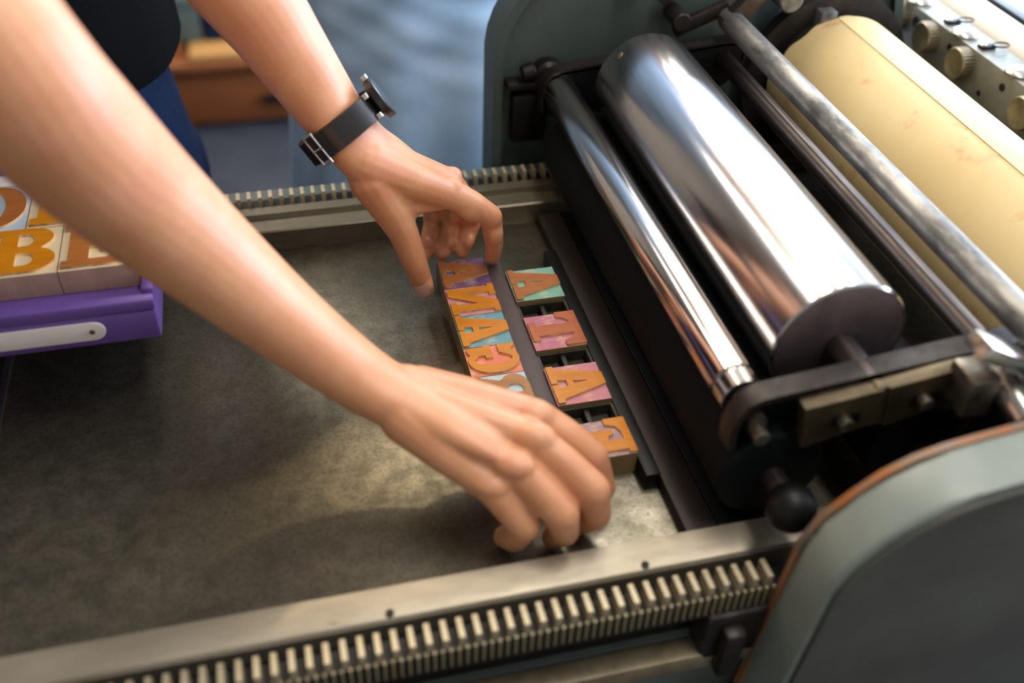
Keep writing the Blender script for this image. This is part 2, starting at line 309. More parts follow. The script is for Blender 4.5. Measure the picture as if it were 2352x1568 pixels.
pi_(cyl('tie_rod', (RD[0], .404, RD[1]), (RD[0], .880, RD[1]), .0090, m_rod, ink, 32, .001))
path = [(.2655, .088), (.2640, .104), (.2660, .117), (.2715, .1265), (.281, .1305), (.32, .1345), (.38, .1405), (.44, .1468), (.458, .1480), (.468, .1455), (.4735, .138), (.474, .128)]
for y0, y1, wy in ((.398, .414, (.4105, .4145)), (.868, .884, (.868, .872))):
    s = pi_(strap_y('end_frame', path, .005, y0, y1, m_dark, ink))
    w = prism_y('web', [(x, z) for x, z in path] + [(.46, .105), (.42, .085), (.34, .078), (.29, .075)], wy[0], wy[1], m_black, s); pp(w, ink)
for xs, zs in (((.303, .3565), (.131, .1375)), ((.3605, .410), (.1385, .1455))):
    bp = pi_(prism_y('bracket_plate', [(xs[0], zs[0]), (xs[1], zs[1]), (xs[1] + .007, zs[1] - .029), (xs[0] + .006, zs[0] - .037)], .386, .397, m_bracket, ink, .0008))
    mx = (xs[0] + xs[1]) / 2 + .004; mz = (zs[0] + zs[1]) / 2 - .019
    pp(box('slot', mx - .009, mx + .011, .3853, .3865, mz - .004, mz + .0055, m_black, bp, 0), ink)
    pp(cyl('screw', (mx - .001, .379, mz + .001), (mx - .001, .388, mz + .001), .0048, m_screw, bp, 18, .0008), ink)
pi_(box('bracket_tongue', .3525, .3655, .3875, .396, .103, .1385, m_bracket, ink, .001))
pi_(cyl('frame_screw', (.2795, .388, .106), (.2795, .404, .106), .0058, m_screw, ink, 18, .001))
# far bearing clamp on the left end of the rider roller
pi_(lathe('bearing_clamp', (RX - .004, .884, RZ + .004), (RX - .004, .905, RZ + .004), [(0, .013), (.004, .0165), (.016, .0165), (.021, .012)], m_black, ink, 24))
pi_(cyl('clamp_screw', (RX - .018, .890, RZ + .012), (RX - .032, .890, RZ + .008), .009, m_black, ink, 16, .002))
pi_(box('bearing_post', RX - .016, RX - .004, .886, .9, .07, .11, m_black, ink, .002))
# latch lever at the near right
lv = pi_(box('latch_lever', -.04, .04, -.010, .010, -.006, .006, m_nickel, ink, .002, Matrix.Translation((.436, .374, .160)) @ Matrix.Rotation(math.radians(28), 4, 'Y')))
pi_(box('latch_block', .404, .426, .366, .392, .120, .152, m_screw, ink, .003))
pi_(cyl('latch_pin', (.438, .345, .130), (.438, .40, .140), .011, m_nickel, ink, 24, .002))
pi_(box('latch_arm', .42, .50, .372, .39, .085, .135, m_black, ink, .004))

# guide rod in front of the impression cylinder, its arm and stub
gr = thing('guide_rod', 'worn grey steel guide rod lying in front of the paper-covered cylinder', 'rod', (.4545, .6, .16))
pp(cyl('rod', (.4545, .30, .1694), (.4545, .88, .1694), .0114, m_rod2, gr, 32, .001), gr)
def bar_between(name, a, b, w, h, m, root, bev=.002):
    a = V(a); b = V(b); q = (b - a).to_track_quat('X', 'Z').to_matrix().to_4x4(); L = (b - a).length
    return pp(box(name, 0, L, -w / 2, w / 2, -h / 2, h / 2, m, root, bev, Matrix.Translation(a) @ q), root)
bar_between('arm', (.446, .872, .165), (.50, .872, .215), .014, .016, m_rod, gr)
pp(cyl('stub', (.512, .862, .190), (.512, .93, .190), .0128, m_rod2, gr, 24, .0015), gr)
bar_between('link', (.40, .885, .158), (.455, .885, .180), .010, .014, m_dark, gr)
bar_between('link', (.385, .892, .185), (.43, .892, .24), .012, .012, m_rod, gr)
bar_between('link', (.352, .893, .20), (.372, .893, .26), .012, .020, m_dark, gr)
pp(cyl('pivot', (.402, .870, .172), (.402, .902, .172), .009, m_dark, gr, 20, .001), gr)

# ------------------------------------------------------------------ impression cylinder with manila packing
CX, CZ, CR = .577, .0965, .0725
ic = thing('impression_cylinder', 'large impression cylinder wrapped in pale yellow manila paper', 'cylinder', (CX, .6, .02))
pp(cyl('core', (CX, .37, CZ), (CX, .872, CZ), CR - .003, m_dark, ic, 64), ic)
bm = bmesh.new(); rings = []
for y in (.36, .45, .55, .65, .75, .85, .861):
    rings.append([(CX + (CR + .0009) * math.cos(a), y + (.0035 * math.sin(5 * a) * math.sin(9 * a) if y > .86 else 0), CZ + (CR + .0009) * math.sin(a)) for a in [2 * PI * i / 96 for i in range(96)]])
ring_loft(bm, rings); pp(fin(bm, 'paper_packing', m_manila, ic, 40), ic)
# second sheet lapped over the first: straight edge along the cylinder, paler tone stands in for lighter shading
bm = bmesh.new(); ro, ri = CR + .0018, CR + .0008; a0, a1 = math.radians(-60), math.radians(98)
sec = [(ro, a0 + (a1 - a0) * i / 30) for i in range(31)] + [(ri, a1 - (a1 - a0) * i / 30) for i in range(31)]
ring_loft(bm, [[(CX + r * math.cos(a), y, CZ + r * math.sin(a)) for r, a in sec] for y in (.36, .8605)]); pp(fin(bm, 'paper_overlay', mat('manila_overlay_sheet', S(224, 202, 150), S(214, 190, 136), .6, 0, 6), ic, 40), ic)
pp(lathe('end_flange', (CX, .874, CZ), (CX, .892, CZ), [(0, .080), (.002, .092), (.016, .092), (.018, .085)], m_dark, ic, 64), ic)
pp(box('clamp_end', .548, .566, .861, .876, .150, .176, m_rod2, ic, .002), ic)
pp(cyl('axle', (CX, .335, CZ), (CX, .896, CZ), .02, m_dark, ic), ic)

# ------------------------------------------------------------------ gripper bar with knurled knobs, feed roller, feed table
gb = thing('gripper_bar', 'long grey cast bar with knurled knobs and round buttons behind the paper cylinder', 'machine bar', (.72, .65, .02))
def pg(o): return pp(o, gb)
pg(box('bar', .700, .734, .335, 1.02, .03, .148, m_bar, gb, .002))
for y in (.9438, .8838, .8199, .7113, .652, .56):
    r = .0165; n = 56; bm = bmesh.new(); rings = []
    for x, rr, kn in ((.700, r, 1), (.6880, r, 1), (.6868, r - .0012, 0), (.6868, r - .003, 0), (.6874, r - .0045, 0), (.6874, .001, 0)):
        rings.append([(x, y + (rr - (.0006 if kn and i % 2 else 0)) * math.cos(2 * PI * i / n), .130 + (rr - (.0006 if kn and i % 2 else 0)) * math.sin(2 * PI * i / n)) for i in range(n)])
    ring_loft(bm, rings); pg(fin(bm, 'knob', m_knob, gb, 25))
for y, r in ((.9147, .0068), (.9335, .0038), (.8489, .0042), (.7571, .0042), (.785, .003), (.68, .0042)):
    s = pg(lathe('screw_hole', (.7003, y, .1335 - (.02 if r == .003 else 0)), (.6990, y, .1335 - (.02 if r == .003 else 0)), [(0, r), (.0012, r * .9), (.0013, r * .5)], m_black, gb, 20))
for y in (.933, .8464, .7548, .668):
    pg(lathe('button', (.711, y, .148), (.711, y, .156), [(0, .0135), (.002, .0140), (.004, .0125), (.0065, .007), (.0072, .001)], m_nickel, gb, 32))
for y in (.8754, .8131, .722):
    c = pg(box('clip', .706, .722, y - .005, y + .005, .148, .151, m_black, gb, .0008))
    pp(lathe('clip_screw', (.709, y, .151), (.709, y, .1535), [(0, .0036), (.0014, .0036), (.0024, .0015)], m_nickel, c, 16), gb)
    pp(tube('ring', [(.727 + .009 * math.cos(t), y - .004 + .0055 * math.sin(t), .152) for t in [2 * PI * k / 20 for k in range(20)]], .0009, m_black, c, closed=True), gb)
fr = thing('feed_roller', 'white feed roller lying behind the gripper bar with knobs', 'roller', (.765, .65, .02))
pp(cyl('roller', (.772, .30, .132), (.772, 1.02, .132), .0215, m_wroller, fr, 48, .002), fr)
pp(cyl('shaft', (.772, .27, .132), (.772, 1.05, .132), .008, m_dark, fr), fr)
ft = thing('feed_table', 'pale blue-grey sheet-topped feed table at the upper right corner', 'table', (1.05, .65, .02))
pp(box('table_top', .822, 1.25, .28, 1.05, .128, .140, m_glass, ft, .001), ft)
pp(box('edge_strip', .808, .821, .28, 1.05, .124, .143, m_black, ft, .001), ft)
pp(box('edge_strip', .945, .957, .28, 1.05, .1405, .146, m_black, ft, .001), ft)
for y in (.33, 1.0): pp(box('support', .85, 1.2, y - .02, y + .02, .022, .128, m_paint, ft, .003), ft)

# ------------------------------------------------------------------ wood type
A_ = [[(0, 0), (.475, 0), (.475, .12), (.385, .12), (.42, .29), (.58, .29), (.615, .12), (.525, .12), (.525, 0), (1, 0), (1, .13), (.915, .13), (.675, 1), (.36, 1), (.085, .13), (0, .13)], [(.445, .41), (.555, .41), (.505, .70)]]
N_ = [[(0, 0), (.42, 0), (.42, .13), (.32, .13), (.32, .58), (.66, 0), (.91, 0), (.91, .87), (1, .87), (1, 1), (.60, 1), (.60, .87), (.70, .87), (.70, .42), (.36, 1), (0, 1), (0, .87), (.09, .87), (.09, .13), (0, .13)]]
T_ = [[(.22, 0), (.78, 0), (.78, .14), (.65, .14), (.65, .83), (.74, .80), (.82, .72), (.86, .60), (1, .60), (1, 1), (0, 1), (0, .60), (.14, .60), (.18, .72), (.26, .80), (.35, .83), (.35, .14), (.22, .14)]]
F_ = [[(0, 0), (.50, 0), (.50, .14), (.38, .14), (.38, .42), (.50, .40), (.55, .30), (.68, .30), (.68, .70), (.55, .70), (.50, .60), (.38, .58), (.38, .86), (.62, .85), (.76, .78), (.84, .62), (1, .62), (1, 1), (0, 1), (0, .86), (.09, .86), (.09, .14), (0, .14)]]
E_ = [[(0, 0), (1, 0), (1, .38), (.86, .38), (.78, .2), (.62, .14), (.38, .14), (.38, .42), (.50, .40), (.55, .30), (.68, .30), (.68, .70), (.55, .70), (.50, .60), (.38, .58), (.38, .86), (.62, .85), (.76, .78), (.84, .62), (1, .62), (1, 1), (0, 1), (0, .86), (.09, .86), (.09, .14), (0, .14)]]
R_ = [[(0, 0), (.46, 0), (.46, .13), (.37, .13), (.37, .40), (.47, .40), (.66, 0), (1, 0), (1, .13), (.92, .13), (.78, .46)] + arc(.56, .72, .38, .28, -48, 90, 12) + [(0, 1), (0, .87), (.09, .87), (.09, .13), (0, .13)], [(.37, .55), (.50, .55)] + arc(.50, .71, .15, .16, -90, 90, 10) + [(.37, .87)]]
G_ = [[(.97, .64), (.97, .98), (.88, .98), (.83, .915)] + arc(.46, .5, .46, .5, 50, 300, 26) + [(.80, .02), (.94, .02), (.94, .36), (1, .36), (1, .50), (.54, .50), (.54, .36), (.64, .36), (.64, .22)] + arc(.47, .5, .19, .37, 305, 55, 22) + [(.70, .64)]]
O_ = [arc(.5, .5, .5, .5, 0, 352, 44), arc(.5, .5, .2, .37, 0, 350, 35)]
M_ = [[(0, 0), (.30, 0), (.30, .13), (.22, .13), (.22, .65), (.44, 0), (.56, 0), (.72, .60), (.72, .13), (.64, .13), (.64, 0), (1, 0), (1, .13), (.92, .13), (.92, .87), (1, .87), (1, 1), (.72, 1), (.51, .42), (.30, 1), (0, 1), (0, .87), (.08, .87), (.08, .13), (0, .13)]]
B_ = [[(0, 0), (.56, 0)] + arc(.60, .27, .40, .27, -90, 68, 12) + arc(.56, .76, .37, .24, -45, 90, 12) + [(0, 1), (0, .88), (.10, .88), (.10, .12), (0, .12)], [(.38, .14), (.52, .14)] + arc(.52, .28, .14, .14, -90, 90, 8) + [(.38, .42)], [(.38, .58), (.50, .58)] + arc(.50, .72, .13, .14, -90, 90, 8) + [(.38, .86)]]
D_ = [[(0, 0), (.50, 0)] + arc(.50, .5, .50, .5, -90, 90, 22) + [(0, 1), (0, .88), (.10, .88), (.10, .12), (0, .12)], [(.38, .13), (.46, .13)] + arc(.46, .5, .22, .37, -90, 90, 14) + [(.38, .87)]]
TYPE = .0233
def wood_type(glyph, x0, x1, y0, y1, stn, face, label, z=0, group='wood type on the press bed', along='x', side=m_side, tilt=0):
    t = thing('wood_type', label, 'wood type', ((x0 + x1) / 2, (y0 + y1) / 2, z), group)
    hx, hy = (x1 - x0) / 2 - .0001, (y1 - y0) / 2 - .00012; zb = TYPE - .0022
    bm = bmesh.new(); bbox(bm, -hx, hx, -hy, hy, .0001, zb, .0003)
    me = bpy.data.meshes.new('block'); bm.normal_update(); bm.to_mesh(me); bm.free(); me.materials.append(side); me.materials.append(stn)
    for p in me.polygons: p.material_index = 1 if p.normal.z > .8 else 0
    link('block', me, None, t)
    cu = bpy.data.curves.new('letter', 'CURVE'); cu.dimensions = '2D'; cu.fill_mode = 'BOTH'; cu.extrude = .0011
    for poly in glyph:
        sp = cu.splines.new('POLY'); sp.points.add(len(poly) - 1); sp.use_cyclic_u = True
        for p, (u, v) in zip(sp.points, poly):
            if along == 'x': x = -hx * .955 + v * hx * 1.955; y = -hy * .965 + u * hy * 1.93     # head of the letter towards +X, mirrored
            else: x = -hx * .93 + u * hx * 1.86; y = -hy * .93 + v * hy * 1.86
            p.co = (x, y, 0, 1)
    o = bpy.data.objects.new('tmp', cu); COL.objects.link(o); me = to_mesh(o); bpy.data.objects.remove(o)
    me.transform(Matrix.Translation((0, 0, TYPE - .0011)))
    me.materials.clear(); me.materials.append(face); me.materials.append(m_cut)
    for p in me.polygons: p.material_index = 0 if abs(p.normal.z) > .8 else 1
    link('letter_face', me, None, t)
    t.rotation_euler = (0, 0, tilt); return t
X0, X1 = .1278, .1714
wood_type(A_, X0 + .0006, X1 + .0006, .6905, .7312, st_purple, m_letter2, 'purple-stained wood type letter A under the fingers of the watch hand')
wood_type(N_, X0, X1, .6505, .6900, st_pink, m_letter, 'pink-edged wood type letter N between two letters A')
wood_type(A_, X0, X1, .6085, .6502, st_blue, m_letter, 'blue-stained wood type letter A between the letters N and G')
wood_type(G_, X0, X1, .5725, .6082, st_red, m_letter, 'red-stained wood type letter G with rounded bowl')
wood_type(R_, X0, X1, .5325, .5722, st_ice, m_letter3, 'worn brown wood type letter R beside the bare wrist')
wood_type(O_, X0, X1, .4945, .5322, st_cream, m_letter, 'wood type letter O under the palm of the near hand')
wood_type(M_, X0, X1, .4480, .4942, st_cream, m_letter, 'wood type letter M under the fingers of the near hand')
X2, X3 = .1872, .2320
wood_type(A_, X2, X3, .6605, .7048, st_teal, m_letter2, 'teal-stained wood type letter A at the far end of the shorter line')
wood_type(T_, X2, X3, .5935, .6382, st_rose, m_letter4, 'rose-stained wood type letter T in the shorter line')
wood_type(A_, X2, X3, .5272, .5714, st_pink, m_letter, 'mauve-pink wood type letter A between the letters T and F')
wood_type(F_, X2, X3 + .0008, .4672, .5050, st_mauve, m_letter, 'grey-mauve wood type letter F at the near end of the shorter line')
# furniture and reglets
tag(box('reglet', .1716, .1870, .446, .7330, .0001, .0188, m_reglet, None, .0010), 'dark ink-stained wooden strip between the two lines of wood type', 'wooden strip')
tag(box('furniture_bar', .2330, .2446, .4480, .7360, .0001, .0165, m_black, None, .0006), 'black furniture bar lying along the right side of the shorter line', 'bar')
for k, (y0, y1, lb) in enumerate(((.6384, .6603, 'hollow lead spacer between the teal letter A and the letter T'), (.5716, .5933, 'hollow lead spacer between the letter T and the mauve-pink letter A'), (.5052, .5270, 'hollow lead spacer between the mauve-pink letter A and the letter F'))):
    t = thing('lead_spacer', lb, 'spacer', ((X2 + X3) / 2, (y0 + y1) / 2, 0), 'hollow lead spacers in the shorter line'); hx = (X3 - X2) / 2; hy = (y1 - y0) / 2 - .0001; w = .0022; h = .0172
    bm = bmesh.new(); bbox(bm, -hx, hx, -hy, -hy + w, .0001, h); bbox(bm, -hx, hx, hy - w, hy, .0001, h); bbox(bm, -hx, -hx + w, -hy + w, hy - w, .0001, h); bbox(bm, hx - w, hx, -hy + w, hy - w, .0001, h)
    fin(bm, 'frame', m_furn, t); box('floor_web', -hx + w, hx - w, -hy + w, hy - w, .0001, .007, m_furn, t)
    box('divider', -.0022, .0022, -hy + w, hy - w, .007, .0155, m_dark, t, .0006)

# ------------------------------------------------------------------ purple tray of type at the left, standing on a side table
sd = thing('side_table', 'wooden side table carrying the purple tray beside the press', 'table', (-.62, .75, -.88))
pp(box('table_top', -.95, -.305, .50, .93, .034, .0625, m_wood, sd, .003), sd)
for x in (-.92, -.79):
    for y in (.53, .90): pp(box('leg', x - .02, x + .02, y - .02, y + .02, -.88, .034, m_wood, sd, .003), sd)
tr = thing('type_tray', 'purple plastic tray with a white label strip holding large wood type', 'tray', (-.34, .74, .0645))
TX1 = -.104; TX0 = -.58; TY0, TY1 = .622, .862
def pt(o): return pp(o, tr)
m = m_tray
pt(box('tray_body', TX0, TX1, TY0, TY1, .0627, .0905, m, tr, .003))
pt(box('lip', TX0, TX1, TY0, TY0 + .010, .090, .1005, m, tr, .002)); pt(box('lip', TX0, TX1, TY1 - .010, TY1, .090, .104, m, tr, .002)); pt(box('lip', TX1 - .009, TX1, TY0 + .01, TY1 - .01, .090, .104, m, tr, .002)); pt(box('lip', TX0, TX0 + .009, TY0 + .01, TY1 - .01, .090, .104, m, tr, .002))
ls = pt(prism_y('label_strip', [(-.50, .0705), (-.150, .0705)] + arc(-.150, .0785, .008, .008, -90, 90, 10) + [(-.50, .0865)], TY0 - .0022, TY0 - .0002, m_trayin, tr, .0004))
pp(lathe('rivet', (-.1515, TY0 - .0022, .0785), (-.1515, TY0 - .0036, .0785), [(0, .0022), (.0012, .0016)], mat('rust_rivet', S(120, 84, 60), S(90, 60, 44), .5, .6, 80), ls, 12), tr)
zz = .0907
def tt(g, x0, x1, y0, y1, face, st, lb): return wood_type(g, x0, x1, y0, y1, st, face, lb, zz, 'large wood type in the purple tray', 'y', m_side2)
tt(B_, -.2215, -.1715, .654, .716, m_letter, st_cream, 'orange wood type letter B in the front row of the purple tray')
tt(E_, -.1710, -.1150, .654, .716, m_letter2, st_cream, 'red-brown wood type block at the front right corner of the purple tray')
tt(D_, -.2520, -.2000, .7165, .782, m_letter2, st_ice, 'brown rounded wood type letter in the back row of the purple tray')
tt(E_, -.1995, -.1330, .7165, .782, m_letter, st_cream, 'orange wood type block in the back row beside the bare forearm')
tt(E_, -.2720, -.2220, .654, .716, m_letter, st_cream, 'wood type block left of the letter B at the picture edge')
pt(box('filler_strip', -.30, -.114, .783, .800, .0907, .113, m_trayin, tr, .001))

# ------------------------------------------------------------------ people
def capsule(bm, p0, r0, p1, r1, seg=14):
    p0 = V(p0); p1 = V(p1); d = p1 - p0; L = d.length
    if L < 1e-6: d = V((0, 0, 1)); L = 1e-6
    d = d.normalized(); u = d.orthogonal().normalized(); w = d.cross(u); rings = []
    for k in range(5): a = PI / 2 * (1 - k / 4); rings.append((p0 - d * r0 * math.sin(a), max(r0 * math.cos(a), r0 * .06)))
    for k in range(5): a = PI / 2 * k / 4; rings.append((p1 + d * r1 * math.sin(a), max(r1 * math.cos(a), r1 * .06)))
    ring_loft(bm, [[c + (u * math.cos(t) + w * math.sin(t)) * r for t in [2 * PI * i / seg for i in range(seg)]] for c, r in rings])
def ell(bm, c, ax, rad):                      # ellipsoid, ax = direction of its first radius, second horizontal-ish
    a = V(ax).normalized(); u = a.cross(V((0, 0, 1)));
    if u.length < 1e-3: u = V((1, 0, 0))
    u.normalize(); w = a.cross(u); vs = bmesh.ops.create_uvsphere(bm, u_segments=20, v_segments=12, radius=1)['verts']
    for v in vs: q = v.co.copy(); v.co = V(c) + a * q.x * rad[0] + u * q.y * rad[1] + w * q.z * rad[2]
def chain(bm, pts):
    for a, b in zip(pts, pts[1:]): capsule(bm, a[0], a[1], b[0], b[1])
def limb(bm, secs, seg=28, sub=6):               # secs: (centre, half width, half thickness, direction of the width); smooth interpolated tube
    n = len(secs)
    def cr(a, b, c, d, t): return .5 * ((2 * b) + (c - a) * t + (2 * a - 5 * b + 4 * c - d) * t * t + (3 * b - a - 3 * c + d) * t ** 3)
    pts = []
    for i in range(n - 1):
        q = [secs[max(i - 1, 0)], secs[i], secs[i + 1], secs[min(i + 2, n - 1)]]
        for k in range(sub + (1 if i == n - 2 else 0)):
            t = k / sub; pts.append((cr(*[V(x[0]) for x in q], t), cr(*[x[1] for x in q], t), cr(*[x[2] for x in q], t), cr(*[V(x[3]) for x in q], t)))
    rings = []
    for i, (c, a, b, w) in enumerate(pts):
        d = (pts[min(i + 1, len(pts) - 1)][0] - pts[max(i - 1, 0)][0]).normalized(); w = (w - d * w.dot(d)).normalized(); h = d.cross(w)
        rings.append([c + w * math.cos(t) * a + h * math.sin(t) * b for t in [2 * PI * k / seg for k in range(seg)]])
    ring_loft(bm, rings)
def remesh(bm, name, vox, it, m, parent, factor=.5):
    me = bpy.data.meshes.new(name); bmesh.ops.recalc_face_normals(bm, faces=bm.faces); bm.to_mesh(me); bm.free()
    o = bpy.data.objects.new('tmp', me); COL.objects.link(o)
    r = o.modifiers.new('r', 'REMESH'); r.mode = 'VOXEL'; r.voxel_size = vox; r.adaptivity = 0
    s = o.modifiers.new('s', 'SMOOTH'); s.factor = factor; s.iterations = it
    out = to_mesh(o); bpy.data.objects.remove(o); out.materials.clear(); return link(name, out, m, parent, 180)
p1 = thing('person', 'person in black t-shirt and dark jeans leaning over the bed, setting type with both hands', 'person', (-.24, 1.05, -.88))
def p1p(o): return pp(o, p1)
bm = bmesh.new()
# right (near) arm
RW = (.35, .85, -.38)
limb(bm, [((-.29, .74, .53), .052, .052, RW), ((-.20, .62, .425), .045, .045, RW), ((-.145, .545, .360), .040, .041, RW), ((-.122, .524, .322), .0405, .041, RW), ((-.106, .530, .284), .0425, .041, RW), ((-.084, .542, .238), .0405, .038, RW), ((-.052, .542, .190), .0365, .033, RW),
          ((-.014, .530, .145), .0320, .0275, RW), ((.024, .511, .110), .0290, .0230, RW), ((.050, .4955, .0935), .0290, .0205, RW), ((.078, .481, .085), .0320, .0185, RW), ((.098, .468, .0815), .034, .0160, RW), ((.117, .4545, .0775), .0345, .0125, RW), ((.131, .446, .0730), .031, .0055, RW)])
# palm rays to the knuckles
rI1, rM1, rR1, rP1 = (.1495, .4665, .078), (.1405, .4415, .0825), (.1235, .4265, .0765), (.1075, .4215, .066)
chain(bm, [((.064, .500, .088), .019), ((.105, .486, .083), .0165), (rI1, .0128)])
chain(bm, [((.064, .490, .090), .018), ((.100, .467, .0865), .0150), (rM1, .0132)])
chain(bm, [((.062, .480, .090), .018), ((.092, .454, .083), .0150), (rR1, .0122)])
chain(bm, [((.060, .472, .089), .018), ((.084, .446, .077), .0150), (rP1, .0115)])
chain(bm, [((.080, .480, .074), .019), ((.120, .455, .066), .016)]); chain(bm, [((.075, .468, .074), .018), ((.105, .440, .060), .014)])
ell(bm, (.1480, .4640, .0845), (1, -.5, 0), (.0150, .0115, .0080)); ell(bm, (.1400, .4390, .0885), (1, -.5, 0), (.0165, .0120, .0092)); ell(bm, (.1225, .4235, .0825), (1, -.6, 0), (.0155, .0115, .0084)); ell(bm, (.1065, .4200, .0705), (1, -.6, 0), (.0140, .0105, .0080))
# extensor tendons
chain(bm, [((.095, .470, .0930), .0040), ((.120, .453, .0930), .0038), ((.1385, .441, .0915), .0040)])
chain(bm, [((.095, .482, .0905), .0038), ((.122, .473, .0895), .0035), ((.1465, .465, .0865), .0038)])
chain(bm, [(rI1, .0130), ((.168, .452, .070), .0120), ((.1840, .4385, .0590), .0116), ((.1925, .4330, .0300), .0100), ((.1865, .4370, .0120), .0082)])
chain(bm, [(rM1, .0130), ((.158, .423, .074), .0125), ((.1735, .4060, .0635), .0123), ((.1800, .4085, .0330), .0106), ((.1710, .4190, .0120), .0086)])
chain(bm, [(rR1, .0124), ((.138, .412, .066), .0124), ((.1505, .3975, .0545), .0123), ((.1560, .4035, .0270), .0104), ((.1515, .4120, .0115), .0086)])
chain(bm, [(rP1, .0118), ((.118, .413, .053), .0116), ((.1275, .4050, .0405), .0114), ((.1230, .4115, .0185), .0100), ((.1185, .4200, .0110), .0084)])
# thumb of the right hand, tucked behind on the far side
chain(bm, [((.075, .503, .082), .019), ((.110, .508, .066), .0145), ((.138, .494, .048), .0115), ((.155, .478, .036), .0098)])
# left arm with watch
chain(bm, [((-.09, .97, .57), .048), ((-.082, .88, .47), .042), ((-.075, .785, .372), .038)])
LW = (.22, .90, .35)
limb(bm, [((-.082, .86, .45), .041, .041, LW), ((-.077, .795, .378), .039, .040, LW), ((-.058, .777, .345), .0405, .040, LW), ((-.030, .768, .304), .0405, .0375, LW), ((.0000, .7585, .260), .0370, .0345, LW), ((.0190, .7485, .228), .0335, .0305, LW), ((.0380, .7360, .196), .0300, .0265, LW),
          ((.0540, .7265, .1705), .0285, .0225, LW), ((.0690, .7180, .1520), .0295, .0210, LW), ((.0880, .7160, .1355), .0305, .0180, LW), ((.104, .718, .123), .0290, .0120, LW), ((.116, .720, .114), .022, .005, LW)])
lI1, lM1, lR1, lP1 = (.1370, .7070, .1100), (.1400, .7250, .1090), (.1360, .7430, .1010), (.1260, .7580, .0890)
chain(bm, [((.070, .706, .147), .0200), ((.105, .704, .128), .0165), (lI1, .0135)])
chain(bm, [((.074, .716, .147), .0200), ((.108, .719, .128), .0160), (lM1, .0130)])
chain(bm, [((.076, .726, .144), .0195), ((.106, .735, .122), .0155), (lR1, .0120)])
chain(bm, [((.076, .732, .140), .0185), ((.100, .748, .112), .0145), (lP1, .0110)])
chain(bm, [((.082, .712, .130), .0200), ((.112, .722, .103), .0145)])
ell(bm, (.1385, .7060, .1170), (1, 0, 0), (.0100, .0085, .0080)); ell(bm, (.1425, .7260, .1160), (1, 0, 0), (.0095, .0085, .0075))
chain(bm, [(lI1, .0135), ((.1560, .7035, .0990), .0118), ((.1725, .7035, .0850), .0102), ((.1790, .7150, .0470), .0086), ((.1790, .7200, .0290), .0076)])
chain(bm, [(lM1, .0125), ((.1600, .7480, .0740), .0102), ((.1655, .7470, .0500), .0088), ((.1545, .7400, .0255), .0082)])
chain(bm, [(lR1, .0118), ((.1490, .7640, .0680), .0098), ((.1475, .7560, .0450), .0084), ((.1365, .7410, .0250), .0079)])
chain(bm, [(lP1, .0106), ((.1330, .7720, .0620), .0090), ((.1298, .7620, .0420), .0076), ((.1195, .7420, .0240), .0072)])
ell(bm, (.1640, .7400, .0620), (0, 0, 1), (.0095, .0066, .0058)); ell(bm, (.1490, .7510, .0570), (0, 0, 1), (.0090, .0064, .0056)); ell(bm, (.1320, .7600, .0530), (0, 0, 1), (.0080, .0058, .0052))
ell(bm, (.1600, .7370, .0370), (.4, 0, 1), (.0085, .0070, .0058)); ell(bm, (.1425, .7420, .0350), (.4, 0, 1), (.0080, .0066, .0056)); ell(bm, (.1245, .7450, .0330), (.4, 0, 1), (.0074, .0060, .0052))
ell(bm, (.1530, .6995, .0960), (1, 0, -.7), (.0150, .0080, .0095)); ell(bm, (.1765, .7030, .0660), (.15, .25, -1), (.0130, .0076, .0085))
# thumb of the left hand and its web
chain(bm, [((.072, .704, .134), .0200), ((.0860, .6985, .105), .0162), ((.0945, .6960, .0840), .0132), ((.1035, .6920, .0510), .0112), ((.1110, .6960, .0215), .0094)])
ell(bm, (.1095, .6935, .0300), (.0075, .004, -.0295), (.012, .0108, .0085))
chain(bm, [((.094, .702, .108), .0130), ((.112, .706, .106), .0105), ((.128, .708, .105), .0100)])
chain(bm, [((.094, .700, .098), .0100), ((.108, .7055, .103), .0080), ((.122, .708, .102), .0080)])
# trunk core, neck and head
chain(bm, [((-.27, .72, .50), .050), ((-.18, .85, .53), .070), ((-.09, .97, .57), .048)])
chain(bm, [((-.18, .86, .52), .085), ((-.215, .93, .30), .085), ((-.225, .98, .14), .08)])
chain(bm, [((-.17, .845, .57), .055), ((-.145, .82, .66), .050)])
ell(bm, (-.125, .795, .755), (.81, -.58, -.2), (.095, .075, .11)); ell(bm, (-.095, .775, .705), (.81, -.58, -.3), (.06, .05, .055)); ell(bm, (-.030, .728, .73), (.8, -.58, -.3), (.018, .010, .016))
body = p1p(remesh(bm, 'body', .0014, 12, m_skin, p1))
# nails
def nail(c, axis, normal, L, w, par):
    a = V(axis).normalized(); n = V(normal); n = (n - a * n.dot(a)).normalized(); s = a.cross(n); bm = bmesh.new(); vs = {}
    for i in range(7):
        for k in range(7):
            u = (i / 6 - .5) * 2; t = (k / 6 - .5) * 2; ww = w * (1 - .18 * u * u if u > 0 else 1 - .10 * u * u); vs[i, k] = bm.verts.new(V(c) + a * u * L + s * t * ww - n * (t * t * w * .42 + (max(u, 0) ** 2) * .0006))
    for i in range(6):
        for k in range(6): bm.faces.new((vs[i, k], vs[i + 1, k], vs[i + 1, k + 1], vs[i, k + 1]))
    bmesh.ops.solidify(bm, geom=list(bm.faces), thickness=.0006); return p1p(fin(bm, 'fingernail', m_nail, par, 60))
